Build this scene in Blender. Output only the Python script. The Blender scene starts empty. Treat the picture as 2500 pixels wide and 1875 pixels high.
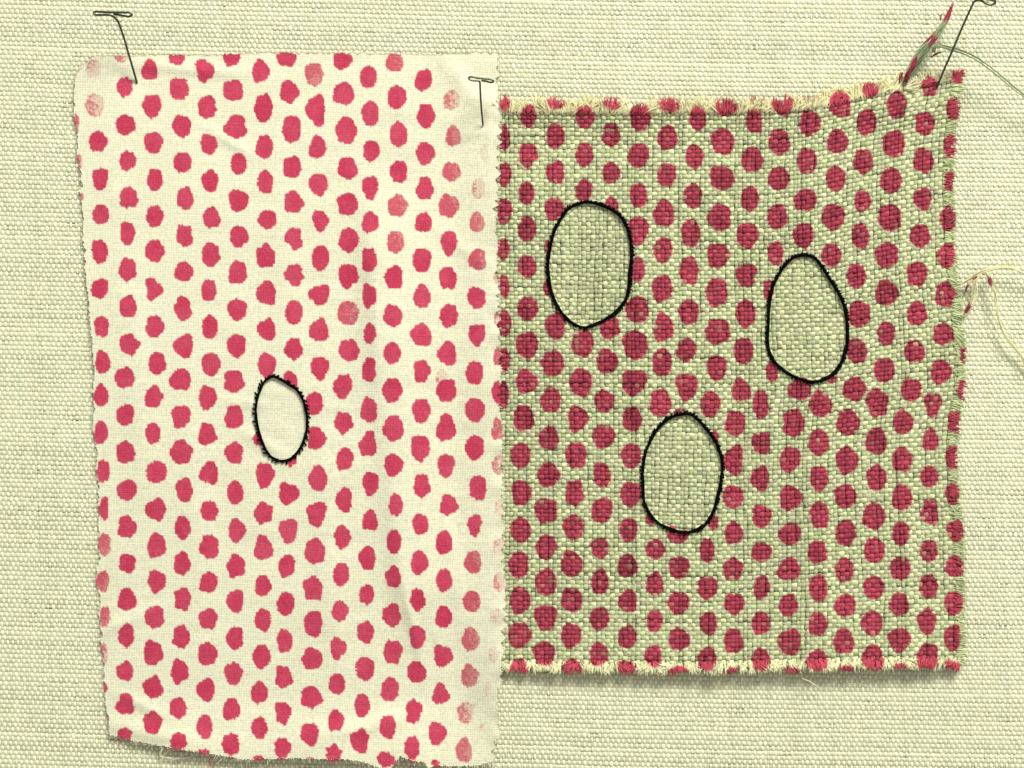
import bpy, math, random
import numpy as np

# ------------------------------------------------------------------ camera, world, light, exposure
S = 0.0001            # one photograph pixel on the wall = 0.1 mm
D = 4500.0            # camera distance in those pixels (0.45 m)
scene = bpy.context.scene
col = scene.collection

cam = bpy.data.cameras.new('camera')
cam_o = bpy.data.objects.new('camera', cam)
col.objects.link(cam_o)
cam_o.location = (0, -D * S, 0)
cam_o.rotation_euler = (math.radians(90), 0, 0)
cam.sensor_width = 36
cam.lens = 36 * D / 2500.0
cam.clip_start = 0.01
cam.clip_end = 50
scene.camera = cam_o

world = bpy.data.worlds.new('World')
scene.world = world
world.use_nodes = True
world.node_tree.nodes['Background'].inputs[0].default_value = (1.0, 0.99, 0.84, 1)
world.node_tree.nodes['Background'].inputs[1].default_value = 0.42

def area_light(name, loc, target, size, power, color):
    l = bpy.data.lights.new(name, 'AREA')
    l.shape = 'RECTANGLE'
    l.size, l.size_y = size
    l.energy = power
    l.color = color
    o = bpy.data.objects.new(name, l)
    col.objects.link(o)
    o.location = loc
    d = [t - c for t, c in zip(target, loc)]
    from mathutils import Vector
    o.rotation_euler = Vector(d).to_track_quat('-Z', 'Y').to_euler()
    return o
# the ceiling lamp of the room: up, in front of the wall and a little to the right
area_light('ceiling_lamp', (0.42, -0.85, 1.05), (0.0, 0, 0.0), (0.60, 0.42), 27.0, (1.0, 0.985, 0.87))

scene.view_settings.view_transform = 'Standard'
scene.view_settings.look = 'None'
scene.view_settings.exposure = 0.0
scene.view_settings.gamma = 1.0

rng = np.random.default_rng(7)
random.seed(7)

# ------------------------------------------------------------------ helpers
def W(px, py, h):
    """photograph pixel + height off the wall (pixels) -> metres"""
    px, py, h = np.broadcast_arrays(np.asarray(px, float), np.asarray(py, float), np.asarray(h, float))
    k = (D - h) / D * S
    return np.stack([(px - 1250) * k, -h * S, (937.5 - py) * k], -1)

_vn = {}
def vnoise(x, y, cell, seed):
    """smooth value noise, about -1..1"""
    if seed not in _vn: _vn[seed] = np.random.default_rng(seed).uniform(-1, 1, (128, 128))
    g = _vn[seed]
    fx = np.asarray(x, float) / cell + 20; fy = np.asarray(y, float) / cell + 20
    ix = np.floor(fx).astype(int); iy = np.floor(fy).astype(int)
    tx = fx - ix; ty = fy - iy
    tx = tx * tx * (3 - 2 * tx); ty = ty * ty * (3 - 2 * ty)
    ix0, ix1, iy0, iy1 = ix % 128, (ix + 1) % 128, iy % 128, (iy + 1) % 128
    return ((g[iy0, ix0] * (1 - tx) + g[iy0, ix1] * tx) * (1 - ty)
            + (g[iy1, ix0] * (1 - tx) + g[iy1, ix1] * tx) * ty)

def sstep(a, b, x):
    t = np.clip((np.asarray(x, float) - a) / (b - a), 0, 1)
    return t * t * (3 - 2 * t)

def mesh_obj(name, verts, quads, mat, parent=None, colors=None, tris=None, smooth=True):
    me = bpy.data.meshes.new(name)
    verts = np.asarray(verts, np.float32).reshape(-1, 3)
    quads = np.asarray(quads, np.int32).reshape(-1, 4)
    nq = len(quads)
    me.vertices.add(len(verts)); me.vertices.foreach_set('co', verts.ravel())
    me.loops.add(nq * 4); me.loops.foreach_set('vertex_index', quads.ravel())
    me.polygons.add(nq)
    me.polygons.foreach_set('loop_start', np.arange(nq, dtype=np.int32) * 4)
    me.polygons.foreach_set('use_smooth', np.full(nq, smooth))
    if colors is not None:
        a = me.color_attributes.new('Col', 'FLOAT_COLOR', 'POINT')
        c = np.ones((len(verts), 4), np.float32); c[:, :3] = colors
        a.data.foreach_set('color', c.ravel())
    me.update(calc_edges=True)
    me.validate()
    me.materials.append(mat)
    o = bpy.data.objects.new(name, me)
    col.objects.link(o)
    if parent: o.parent = parent
    return o

def empty(name, label, cat, group=None, loc=(0, 0, 0)):
    o = bpy.data.objects.new(name, None)
    o.empty_display_size = 0.01
    col.objects.link(o)
    o['label'] = label; o['category'] = cat
    if group: o['group'] = group
    return o

class Buf:
    """collects quads for one joined mesh"""
    def __init__(self): self.v = []; self.q = []; self.c = []; self.n = 0
    def add(self, v, q, c):
        self.v.append(np.asarray(v).reshape(-1, 3)); self.q.append(np.asarray(q).reshape(-1, 4) + self.n)
        self.c.append(np.broadcast_to(np.asarray(c, float), (len(self.v[-1]), 3)))
        self.n += len(self.v[-1])
    def build(self, name, mat, parent=None, stuff=False):
        o = mesh_obj(name, np.concatenate(self.v), np.concatenate(self.q), mat, parent, np.concatenate(self.c))
        if stuff: o['kind'] = 'stuff'
        return o

def catmull(pts, n):
    p = np.asarray(pts, float)
    p = np.vstack([2 * p[0] - p[1], p, 2 * p[-1] - p[-2]])
    m = len(p) - 3
    t = np.linspace(0, m - 1e-6, n); i = t.astype(int); f = (t - i)[:, None]
    a, b, c, d = p[i], p[i + 1], p[i + 2], p[i + 3]
    return .5 * (2 * b + (c - a) * f + (2 * a - 5 * b + 4 * c - d) * f ** 2 + (3 * b - a - 3 * c + d) * f ** 3)

def tube_geo(P, R, sides=6, cap=True):
    """P (n,3) in world metres, R radius per point (metres)"""
    P = np.asarray(P, float); n = len(P)
    R = np.broadcast_to(np.asarray(R, float), (n,))
    T = np.gradient(P, axis=0); T /= np.linalg.norm(T, axis=1, keepdims=True) + 1e-15
    ref = np.array([0, 1, 0.13]); ref /= np.linalg.norm(ref)
    A = np.cross(T, ref); A /= np.linalg.norm(A, axis=1, keepdims=True) + 1e-15
    B = np.cross(T, A)
    an = np.linspace(0, 2 * np.pi, sides, endpoint=False)
    V = P[:, None] + R[:, None, None] * (np.cos(an)[None, :, None] * A[:, None] + np.sin(an)[None, :, None] * B[:, None])
    if cap:
        V = np.concatenate([np.repeat((P[:1] - T[:1] * R[0] * .6)[:, None], sides, 1), V,
                            np.repeat((P[-1:] + T[-1:] * R[-1] * .6)[:, None], sides, 1)])
        V[0] = V[0] + (V[1] - P[0]) * .25; V[-1] = V[-1] + (V[-2] - P[-1]) * .25
        n += 2
    i, j = np.meshgrid(np.arange(n - 1), np.arange(sides), indexing='ij')
    j2 = (j + 1) % sides
    q = np.stack([i * sides + j, i * sides + j2, (i + 1) * sides + j2, (i + 1) * sides + j], -1)
    return V.reshape(-1, 3), q.reshape(-1, 4)

_ras = {}
def inside(px, py, poly):
    """point in polygon, looked up on a half-pixel scanline raster of the outline"""
    poly = np.asarray(poly, float); key = (len(poly), float(poly[0, 0]), float(poly[1, 1]), float(poly.sum()))
    if key not in _ras:
        x0, y0 = np.floor(poly.min(0)) - 2; x1, y1 = np.ceil(poly.max(0)) + 2
        gw, gh = int((x1 - x0) * 2), int((y1 - y0) * 2)
        g = np.zeros((gh, gw), bool)
        q = np.roll(poly, -1, 0)
        for r_ in range(gh):
            yy = y0 + (r_ + .5) / 2
            c = (poly[:, 1] > yy) != (q[:, 1] > yy)
            if not c.any(): continue
            xx = np.sort((q[c, 0] - poly[c, 0]) * (yy - poly[c, 1]) / (q[c, 1] - poly[c, 1]) + poly[c, 0])
            e = np.clip(np.round((xx - x0) * 2).astype(int), 0, gw)
            for k_ in range(0, len(e) - 1, 2): g[r_, e[k_]:e[k_ + 1]] = True
        _ras[key] = (x0, y0, g)
    x0, y0, g = _ras[key]
    ix = np.floor((np.asarray(px, float) - x0) * 2).astype(int); iy = np.floor((np.asarray(py, float) - y0) * 2).astype(int)
    ok = (ix >= 0) & (iy >= 0) & (ix < g.shape[1]) & (iy < g.shape[0])
    return ok & g[np.clip(iy, 0, g.shape[0] - 1), np.clip(ix, 0, g.shape[1] - 1)]

def offset_poly(poly, d):
    p = np.asarray(poly, float); c = p.mean(0)
    v = p - c
    return c + v * (1 + d / np.linalg.norm(v, axis=1, keepdims=True))

# ------------------------------------------------------------------ materials
def new_mat(name):
    m = bpy.data.materials.new(name); m.use_nodes = True
    nt = m.node_tree; b = nt.nodes['Principled BSDF']
    return m, nt, b

def yarn_mat(name, rough=0.85, fibre=2600.0, bump=0.25, tint=0.16, spec=0.15, sheen=0.0):
    """yarn colour comes from the yarn's own colour attribute, broken up by fine fibre noise"""
    m, nt, b = new_mat(name)
    at = nt.nodes.new('ShaderNodeAttribute'); at.attribute_name = 'Col'
    tc = nt.nodes.new('ShaderNodeTexCoord')
    n = nt.nodes.new('ShaderNodeTexNoise'); n.inputs['Scale'].default_value = fibre
    n.inputs['Detail'].default_value = 3
    nt.links.new(tc.outputs['Object'], n.inputs['Vector'])
    mr = nt.nodes.new('ShaderNodeMapRange')
    mr.inputs['From Min'].default_value = .3; mr.inputs['From Max'].default_value = .7
    mr.inputs['To Min'].default_value = 1 - tint; mr.inputs['To Max'].default_value = 1 + tint * .6
    nt.links.new(n.outputs['Fac'], mr.inputs['Value'])
    mx = nt.nodes.new('ShaderNodeMix'); mx.data_type = 'RGBA'; mx.blend_type = 'MULTIPLY'
    mx.inputs['Factor'].default_value = 1
    nt.links.new(at.outputs['Color'], mx.inputs[6]); nt.links.new(mr.outputs['Result'], mx.inputs[7])
    nt.links.new(mx.outputs[2], b.inputs['Base Color'])
    bp = nt.nodes.new('ShaderNodeBump'); bp.inputs['Strength'].default_value = bump
    bp.inputs['Distance'].default_value = 0.0002
    nt.links.new(n.outputs['Fac'], bp.inputs['Height']); nt.links.new(bp.outputs['Normal'], b.inputs['Normal'])
    b.inputs['Roughness'].default_value = rough
    b.inputs['Specular IOR Level'].default_value = spec
    b.inputs['Sheen Weight'].default_value = sheen
    return m

def cotton_mat():
    """plain-weave cotton too fine to pick out: crossing thread ridges as relief on the printed colour"""
    m, nt, b = new_mat('printed_cotton')
    at = nt.nodes.new('ShaderNodeAttribute'); at.attribute_name = 'Col'
    tc = nt.nodes.new('ShaderNodeTexCoord')
    mp = nt.nodes.new('ShaderNodeMapping'); mp.inputs['Rotation'].default_value = (0, math.radians(1.2), 0)
    nt.links.new(tc.outputs['Object'], mp.inputs['Vector'])
    nd = nt.nodes.new('ShaderNodeTexNoise'); nd.inputs['Scale'].default_value = 260
    nt.links.new(mp.outputs['Vector'], nd.inputs['Vector'])
    sub = nt.nodes.new('ShaderNodeVectorMath'); sub.operation = 'MULTIPLY_ADD'
    sub.inputs[1].default_value = (0.0006,) * 3
    nt.links.new(nd.outputs['Color'], sub.inputs[0]); nt.links.new(mp.outputs['Vector'], sub.inputs[2])
    waves = []
    for ax in ('X', 'Z'):
        w = nt.nodes.new('ShaderNodeTexWave'); w.bands_direction = ax
        w.inputs['Scale'].default_value = 2 * math.pi / (20 * 0.00041)
        w.inputs['Distortion'].default_value = 0
        nt.links.new(sub.outputs[0], w.inputs['Vector']); waves.append(w)
    ml = nt.nodes.new('ShaderNodeMath'); ml.operation = 'MULTIPLY'
    nt.links.new(waves[0].outputs['Fac'], ml.inputs[0]); nt.links.new(waves[1].outputs['Fac'], ml.inputs[1])
    nz = nt.nodes.new('ShaderNodeTexNoise'); nz.inputs['Scale'].default_value = 1500; nz.inputs['Detail'].default_value = 3
    nt.links.new(tc.outputs['Object'], nz.inputs['Vector'])
    st = nt.nodes.new('ShaderNodeMapping'); st.inputs['Scale'].default_value = (60, 60, 2400)
    nt.links.new(tc.outputs['Object'], st.inputs['Vector'])
    ns = nt.nodes.new('ShaderNodeTexNoise'); ns.inputs['Scale'].default_value = 1.0; ns.inputs['Detail'].default_value = 2
    nt.links.new(st.outputs['Vector'], ns.inputs['Vector'])
    a1 = nt.nodes.new('ShaderNodeMath'); a1.operation = 'MULTIPLY_ADD'; a1.inputs[1].default_value = 1.5
    nt.links.new(nz.outputs['Fac'], a1.inputs[0]); nt.links.new(ml.outputs[0], a1.inputs[2])
    a2 = nt.nodes.new('ShaderNodeMath'); a2.operation = 'MULTIPLY_ADD'; a2.inputs[1].default_value = 0.8
    nt.links.new(ns.outputs['Fac'], a2.inputs[0]); nt.links.new(a1.outputs[0], a2.inputs[2])
    mr = nt.nodes.new('ShaderNodeMapRange')
    mr.inputs['From Min'].default_value = .75; mr.inputs['From Max'].default_value = 2.0
    mr.inputs['To Min'].default_value = .69; mr.inputs['To Max'].default_value = 1.15
    nt.links.new(a2.outputs[0], mr.inputs['Value'])
    mx = nt.nodes.new('ShaderNodeMix'); mx.data_type = 'RGBA'; mx.blend_type = 'MULTIPLY'
    mx.inputs['Factor'].default_value = 1
    nt.links.new(at.outputs['Color'], mx.inputs[6]); nt.links.new(mr.outputs['Result'], mx.inputs[7])
    nt.links.new(mx.outputs[2], b.inputs['Base Color'])
    bp = nt.nodes.new('ShaderNodeBump'); bp.inputs['Strength'].default_value = .35; bp.inputs['Distance'].default_value = .00012
    nt.links.new(a2.outputs[0], bp.inputs['Height']); nt.links.new(bp.outputs['Normal'], b.inputs['Normal'])
    b.inputs['Roughness'].default_value = .9
    b.inputs['Specular IOR Level'].default_value = .1
    return m

def steel_mat():
    m, nt, b = new_mat('dark_steel_wire')
    tc = nt.nodes.new('ShaderNodeTexCoord')
    n = nt.nodes.new('ShaderNodeTexNoise'); n.inputs['Scale'].default_value = 900
    nt.links.new(tc.outputs['Object'], n.inputs['Vector'])
    cr = nt.nodes.new('ShaderNodeValToRGB')
    cr.color_ramp.elements[0].color = (.05, .065, .04, 1); cr.color_ramp.elements[1].color = (.17, .20, .135, 1)
    nt.links.new(n.outputs['Fac'], cr.inputs['Fac']); nt.links.new(cr.outputs['Color'], b.inputs['Base Color'])
    b.inputs['Metallic'].default_value = 1; b.inputs['Roughness'].default_value = .3
    return m

M_WALL = yarn_mat('canvas_yarn', fibre=1500, bump=.12, tint=.06, spec=.25, rough=.7)
M_LINEN = yarn_mat('linen_yarn', fibre=2300, bump=.45, tint=.26)
M_FRAY = yarn_mat('frayed_fibre', fibre=2600, bump=.1, tint=.16)
M_BLACK = yarn_mat('black_cotton_thread', fibre=2500, bump=.5, tint=.3, rough=.95, spec=.02)
M_COTTON = cotton_mat()
M_STEEL = steel_mat()

# ------------------------------------------------------------------ the wall: canvas, every yarn crossing is real relief
def float_patches(cx, cy, ax, ay, bx, by, L, Wd, h0, A, R, ns, nt_, hfun=None):
    """arched yarn floats. c centre, a unit vector along the yarn, b unit vector across (pixels)"""
    s = np.linspace(-1, 1, ns); t = np.linspace(-1, 1, nt_)
    s, t = [m.ravel() for m in np.meshgrid(s, t, indexing='ij')]
    wid = 1 - .22 * s * s
    X = cx[:, None] + ax[:, None] * s * L[:, None] + bx[:, None] * t * wid * Wd[:, None]
    Y = cy[:, None] + ay[:, None] * s * L[:, None] + by[:, None] * t * wid * Wd[:, None]
    H = h0[:, None] + A[:, None] * (np.maximum(np.cos(s * np.pi / 2), 0) ** .45 - 1) * 1.0 + R[:, None] * (np.sqrt(np.maximum(0, 1 - .97 * t * t)) - 1)
    i, j = np.meshgrid(np.arange(ns - 1), np.arange(nt_ - 1), indexing='ij')
    q = np.stack([i * nt_ + j, (i + 1) * nt_ + j, (i + 1) * nt_ + j + 1, i * nt_ + j + 1], -1).reshape(-1, 4)
    Q = (np.arange(len(cx)) * ns * nt_)[:, None, None] + q[None]
    return X, Y, H, Q.reshape(-1, 4)

wall = bpy.data.objects.new('wall', None); wall.empty_display_size = .01
col.objects.link(wall); wall['kind'] = 'structure'
wall['label'] = 'cream canvas covered pin wall behind the swatches'
# board behind the canvas
bd = W([-900, 3400, 3400, -900], [-800, -800, 2700, 2700], -9)
bd2 = bd + np.array([0, .012, 0])
bv = np.vstack([bd, bd2])
M_BOARD, _nt, _b = new_mat('board_behind_canvas')
_n = _nt.nodes.new('ShaderNodeTexNoise'); _n.inputs['Scale'].default_value = 400
_r = _nt.nodes.new('ShaderNodeValToRGB')
_r.color_ramp.elements[0].color = (.34, .34, .22, 1); _r.color_ramp.elements[1].color = (.46, .46, .31, 1)
_nt.links.new(_n.outputs['Fac'], _r.inputs['Fac']); _nt.links.new(_r.outputs['Color'], _b.inputs['Base Color'])
_b.inputs['Roughness'].default_value = .9
mesh_obj('board', bv, [[0, 3, 2, 1], [4, 5, 6, 7], [0, 1, 5, 4], [1, 2, 6, 5], [2, 3, 7, 6], [3, 0, 4, 7]], M_BOARD, wall, smooth=False)

PX, PY = 6.40, 11.25          # canvas yarn pitch
MX, MY = 150, 120             # how far the canvas is built past the photograph's edge
nwx = int((2500 + 2 * MX) / PX); nwy = int((1875 + 2 * MY) / PY)
def wall_warp(x, y):
    xs = x + .030 * (y - 900) + 1.2 * vnoise(x, y, 260, 1)
    ys = y + .022 * (x - 1250) + 1.6 * vnoise(x, y, 300, 2) - .000004 * (x - 1250) ** 2
    return xs, ys
ii, jj = np.meshgrid(np.arange(nwx), np.arange(nwy), indexing='ij')
ii, jj = ii.ravel(), jj.ravel()
sel = (ii + jj) % 2 == 0
ii, jj = ii[sel], jj[sel]
gx = -MX + ii * PX; gy = -MY + jj * PY
gx, gy = wall_warp(gx, gy)
n = len(gx)
colv = np.random.default_rng(3).normal(0, 1, nwx + 1)[ii]; rowv = np.random.default_rng(4).normal(0, 1, nwy + 1)[jj]
gx = gx + rng.normal(0, .35, n) + .25 * colv
gy = gy + rng.normal(0, .45, n)
one = np.ones(n)
X, Y, H, Q = float_patches(gx, gy, one * .03, one, one, one * .022,
                           7.3 + rng.normal(0, .5, n), np.clip(2.9 + .25 * colv + rng.normal(0, .32, n), 2.0, 3.6),
                           -.5 + rng.normal(0, .35, n), 4.0 + 0 * one, 2.1 + 0 * one, 5, 3)
base = np.array([.85, .852, .655])
tone = 1 + .03 * colv + .045 * rng.normal(0, 1, n)
warm = vnoise(gx, gy, 70, 11) * .5 + vnoise(gx, gy, 22, 12) * .5 + .5 * rng.normal(0, 1, n)
c = base[None] * tone[:, None] * (1 + warm[:, None] * np.array([.018, -.012, -.012]))
C = np.repeat(np.clip(c, 0, .92), 15, 0)
o = mesh_obj('canvas_warp', W(X.ravel(), Y.ravel(), H.ravel()), Q, M_WALL, wall, C)
o['kind'] = 'stuff'
# weft: one waving ridge per row
xs = np.arange(nwx)
prof_t = np.array([-1, -.6, .5, 1.0]); prof_h = np.array([-1.2, -.05, -.2, -1.9])
V = []; Cc = []
for r in range(nwy):
    x = -MX + xs * PX
    y0 = np.full(nwx, -MY + (r + .0) * PY)
    under = ((xs + r) % 2 == 0)
    h = np.where(under, -3.6, -2.3) + .5 * vnoise(xs * 9.0, r * 40.0, 20, 21)
    hw = 5.65 + .75 * vnoise(xs * 6.0, np.full(nwx, r * 31.0), 26, 22) + .25 * rng.normal()
    hw = hw - 2.2 * np.maximum(0, vnoise(xs * 6.0, np.full(nwx, r * 91.0), 17, 27) - .62) / .38
    dy = .6 * vnoise(xs * 6.0, np.full(nwx, r * 57.0), 40, 23)
    tn = 1 + .055 * rng.normal() + .07 * vnoise(xs * 6.0, np.full(nwx, r * 71.0), 18, 24)
    wm = vnoise(xs * 6.0, np.full(nwx, r * 23.0), 30, 25)
    for k in range(4):
        xx, yy = wall_warp(x, y0 + prof_t[k] * hw + dy)
        V.append(W(xx, yy, h + prof_h[k]))
        Cc.append(np.array([.615, .62, .455])[None] * tn[:, None] * (1 + wm[:, None] * np.array([.03, -.01, -.02])))
V = np.array(V)                                  # (rows*4, nwx, 3)
rr, kk, xx = np.meshgrid(np.arange(nwy), np.arange(3), np.arange(nwx - 1), indexing='ij')
b0 = (rr * 4 + kk) * nwx + xx
Q = np.stack([b0, b0 + nwx, b0 + nwx + 1, b0 + 1], -1).reshape(-1, 4)
o = mesh_obj('canvas_weft', V.reshape(-1, 3), Q, M_WALL, wall, np.array(Cc).reshape(-1, 3))
o['kind'] = 'stuff'

# ------------------------------------------------------------------ the stamped print: centres and sizes of the dots
K = 3.5296
def parse(txt, ox, oy):
    out = []
    for it in txt.replace('\n', ' ').split(';'):
        v = it.split()
        if len(v) < 4: continue
        f = float(v[4]) if len(v) > 4 else 1.0
        x, y, w, h = [float(q) / K for q in v[:4]]
        out.append((x + ox, y + oy, w, h, f))
    return out

white_dots = (
 parse('''808 590 130 150 .5;1045 490 125 95 .7;820 905 165 190 .6;655 1060 60 140 .75;685 1390 50 140 .7;1290 605 140 180;
1525 500 140 120;1765 610 165 185;1995 500 155 130;1075 750 145 165;1545 765 175 190;2010 780 175 190;1310 915 160 200;
1785 925 165 195;1080 1075 170 175;1565 1085 165 190;2035 1095 190 205;845 1220 160 175;1325 1230 160 190;1800 1245 145 170;
1100 1385 140 175;1575 1400 165 170;2055 1415 140 185;865 1540 135 190;1335 1550 140 190;1810 1560 150 190''', 0, 0)
 + parse('''40 615 150 200;265 505 175 140;500 640 165 195 .8;745 520 170 155;970 665 155 185;1195 540 155 165 .85;1445 690 155 185;
285 790 165 190;755 810 190 195;1215 840 165 205;1685 865 140 170 .65;1650 530 60 70 .15;65 935 165 230;520 950 175 240;
985 980 155 220;1465 1000 155 205;1980 1010 36 150 .35;308 1110 170 225;778 1125 190 230;1230 1160 160 215;1700 1175 130 185 .8;
75 1265 155 200;533 1270 150 190;995 1300 140 190;1460 1325 165 190;1970 1320 70 150 .35;312 1440 170 190;790 1450 175 190;
1230 1480 155 190;1685 1480 160 160 .85;82 1570 145 190;540 1588 170 185;985 1615 145 200;1455 1628 150 200;1920 1625 120 170 .5''', 625, 0)
 + parse('''1110 46 165 180;1595 52 150 190;2055 70 170 195;700 40 45 70 .8;688 105 20 14;692 345 26 60;870 190 145 170;1335 205 160 185;
1825 220 150 190;1100 350 140 190;1590 370 145 185;2060 380 165 185;860 510 145 200;1335 505 165 195;1815 535 155 205;
1100 665 155 195;1585 685 165 170;2050 690 160 195;860 830 155 170;1325 835 140 190;1800 845 135 190;1105 985 155 190;
1580 1000 150 200;2045 1010 165 190;875 1155 130 180;1335 1155 165 185;1810 1160 140 205;1115 1310 160 185;1585 1325 170 195;
2040 1320 165 195;885 1465 135 190;1355 1475 155 195;1820 1480 160 210;1075 1597 175 180;1555 1612 180 195;2015 1629 185 180''', 0, 470)
 + parse('''325 85 170 185;790 100 190 195;1220 115 175 190 .85;1660 115 185 195 .9;100 235 165 160;555 245 140 180;985 260 150 175;
1445 260 150 165;1905 260 130 170 .75;330 395 150 185;800 410 175 205;1205 425 150 190 .85;1665 430 150 200;85 550 165 200;
555 565 155 215;978 585 135 200;1432 585 170 200;1910 580 160 180 .85;330 710 175 175;795 715 180 200;1190 730 160 200;
1658 740 155 190;90 865 175 200;548 880 170 180;975 890 125 205;1432 895 150 195;1900 905 160 185;328 1035 155 210;
795 1040 185 210 .85;1180 1065 165 190;1662 1065 160 200;95 1185 155 180;545 1190 175 190;982 1215 105 190;1425 1230 185 190;
1905 1225 160 175;325 1350 160 185;805 1360 185 185;1175 1385 150 185;1650 1390 165 200;95 1490 170 195;550 1510 155 205;
975 1530 130 205;1428 1540 150 195;1885 1555 165 190;295 1625 130 170;1605 1590 120 120 .45;2080 745 60 80 .5;2085 1090 70 110 .6;
2090 1410 90 160 .8''', 625, 470)
 + parse('''870 90 125 190;1325 105 160 190;1790 110 155 205;1080 258 165 180;1560 270 175 190;2020 275 165 200;870 410 130 180;
1318 415 135 175;1785 430 160 185;1080 580 165 190;1565 580 190 205;2020 585 165 180;890 742 110 200;1350 750 175 200;
1805 760 155 200;1095 905 180 180;1590 905 155 200;2030 930 150 190;895 1065 85 190;1345 1075 180 185;1805 1085 150 175;
1092 1222 160 185;1575 1230 140 200;2040 1255 155 195;900 1375 110 200 .8;1350 1385 175 200;1805 1395 170 200;1095 1540 150 165;
1570 1540 145 200;2035 1560 160 200''', 0, 940)
 + parse('''748 15 165 200;1175 45 175 210;1640 50 180 190;505 160 150 200;975 220 150 210;1425 225 165 195;1888 215 180 195;520 460 160 195;
757 325 155 185;1188 375 175 225;1640 370 170 220;970 510 150 215;1415 540 165 225;1885 540 165 215;765 640 155 190;
1185 690 165 195;1638 695 155 200;300 640 100 130;20 470 90 110;75 775 155 215;535 805 165 215;990 850 145 195;1430 870 145 200;
1915 885 150 215;280 935 175 185;760 990 145 210;1205 1035 125 190;1660 1035 160 175;65 1105 165 185;522 1110 170 210;
985 1170 135 185;1418 1200 145 175;1885 1205 130 175;280 1255 165 210;745 1310 150 195;1190 1350 130 210;1620 1360 150 200;
65 1410 165 205;508 1435 185 215;960 1490 145 205;1405 1530 145 215;1872 1530 155 195 .85;265 1560 150 190;735 1633 140 195;
1185 1655 135 190;2080 65 90 190;2080 385 100 190 .8;2090 690 110 170 .6;2100 1060 90 150 .4;2100 1400 120 150 .45''', 625, 940)
 + parse('''888 50 110 180 .85;1350 50 160 190;1800 60 145 190;1095 210 165 185;1575 205 145 195;2030 220 155 190;905 355 90 180 .8;
1335 360 175 190;1795 375 160 185;1090 515 145 195;1563 530 155 190;2025 540 155 195;895 670 70 170 .7;1320 670 175 205;
1785 675 170 195;1080 825 145 170;1548 825 155 200;2015 845 150 195;905 965 45 75;1320 965 175 185;1775 985 160 195;
1083 1110 155 180;1535 1140 145 185;1995 1155 155 190;930 1235 22 50;1315 1270 165 190;1765 1305 150 200;1080 1380 115 140;
1540 1430 150 150;1990 1455 155 190;1755 1525 110 60''', 0, 1405)
 + parse('''1622 45 145 190;60 90 140 190;490 110 175 200;955 165 130 170;1395 210 145 180;1860 225 155 185 .9;258 245 155 200;722 310 135 180;
1175 345 155 200;1618 360 150 190;60 385 145 195;495 420 175 205;945 490 150 180;1390 530 145 200;1850 550 155 200 .8;
250 565 140 195;708 625 140 180;1178 660 160 205;1610 695 160 200;50 700 155 200;485 720 180 190;940 800 165 195;1385 835 155 195;
1843 870 150 190 .75;240 880 150 185;698 935 145 180;1155 985 155 205;1590 1025 140 180;30 1010 150 190;475 1050 180 190;
915 1120 135 200;1360 1170 140 200;1808 1185 140 185 .65;235 1185 140 190;688 1250 140 180;1138 1305 150 190;1560 1360 150 200;
30 1315 135 190;465 1365 155 190;895 1425 160 205;1345 1485 130 210;1795 1510 140 205 .75;228 1485 150 170;672 1530 140 140;
1120 1590 150 130;1545 1615 80 50;20 1575 90 60;465 1585 80 45;2095 55 100 160 .55;2080 365 130 150 .35;2050 680 90 130 .4;
2000 985 46 140 .35;1955 1310 45 80 .4''', 625, 1405))

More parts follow.
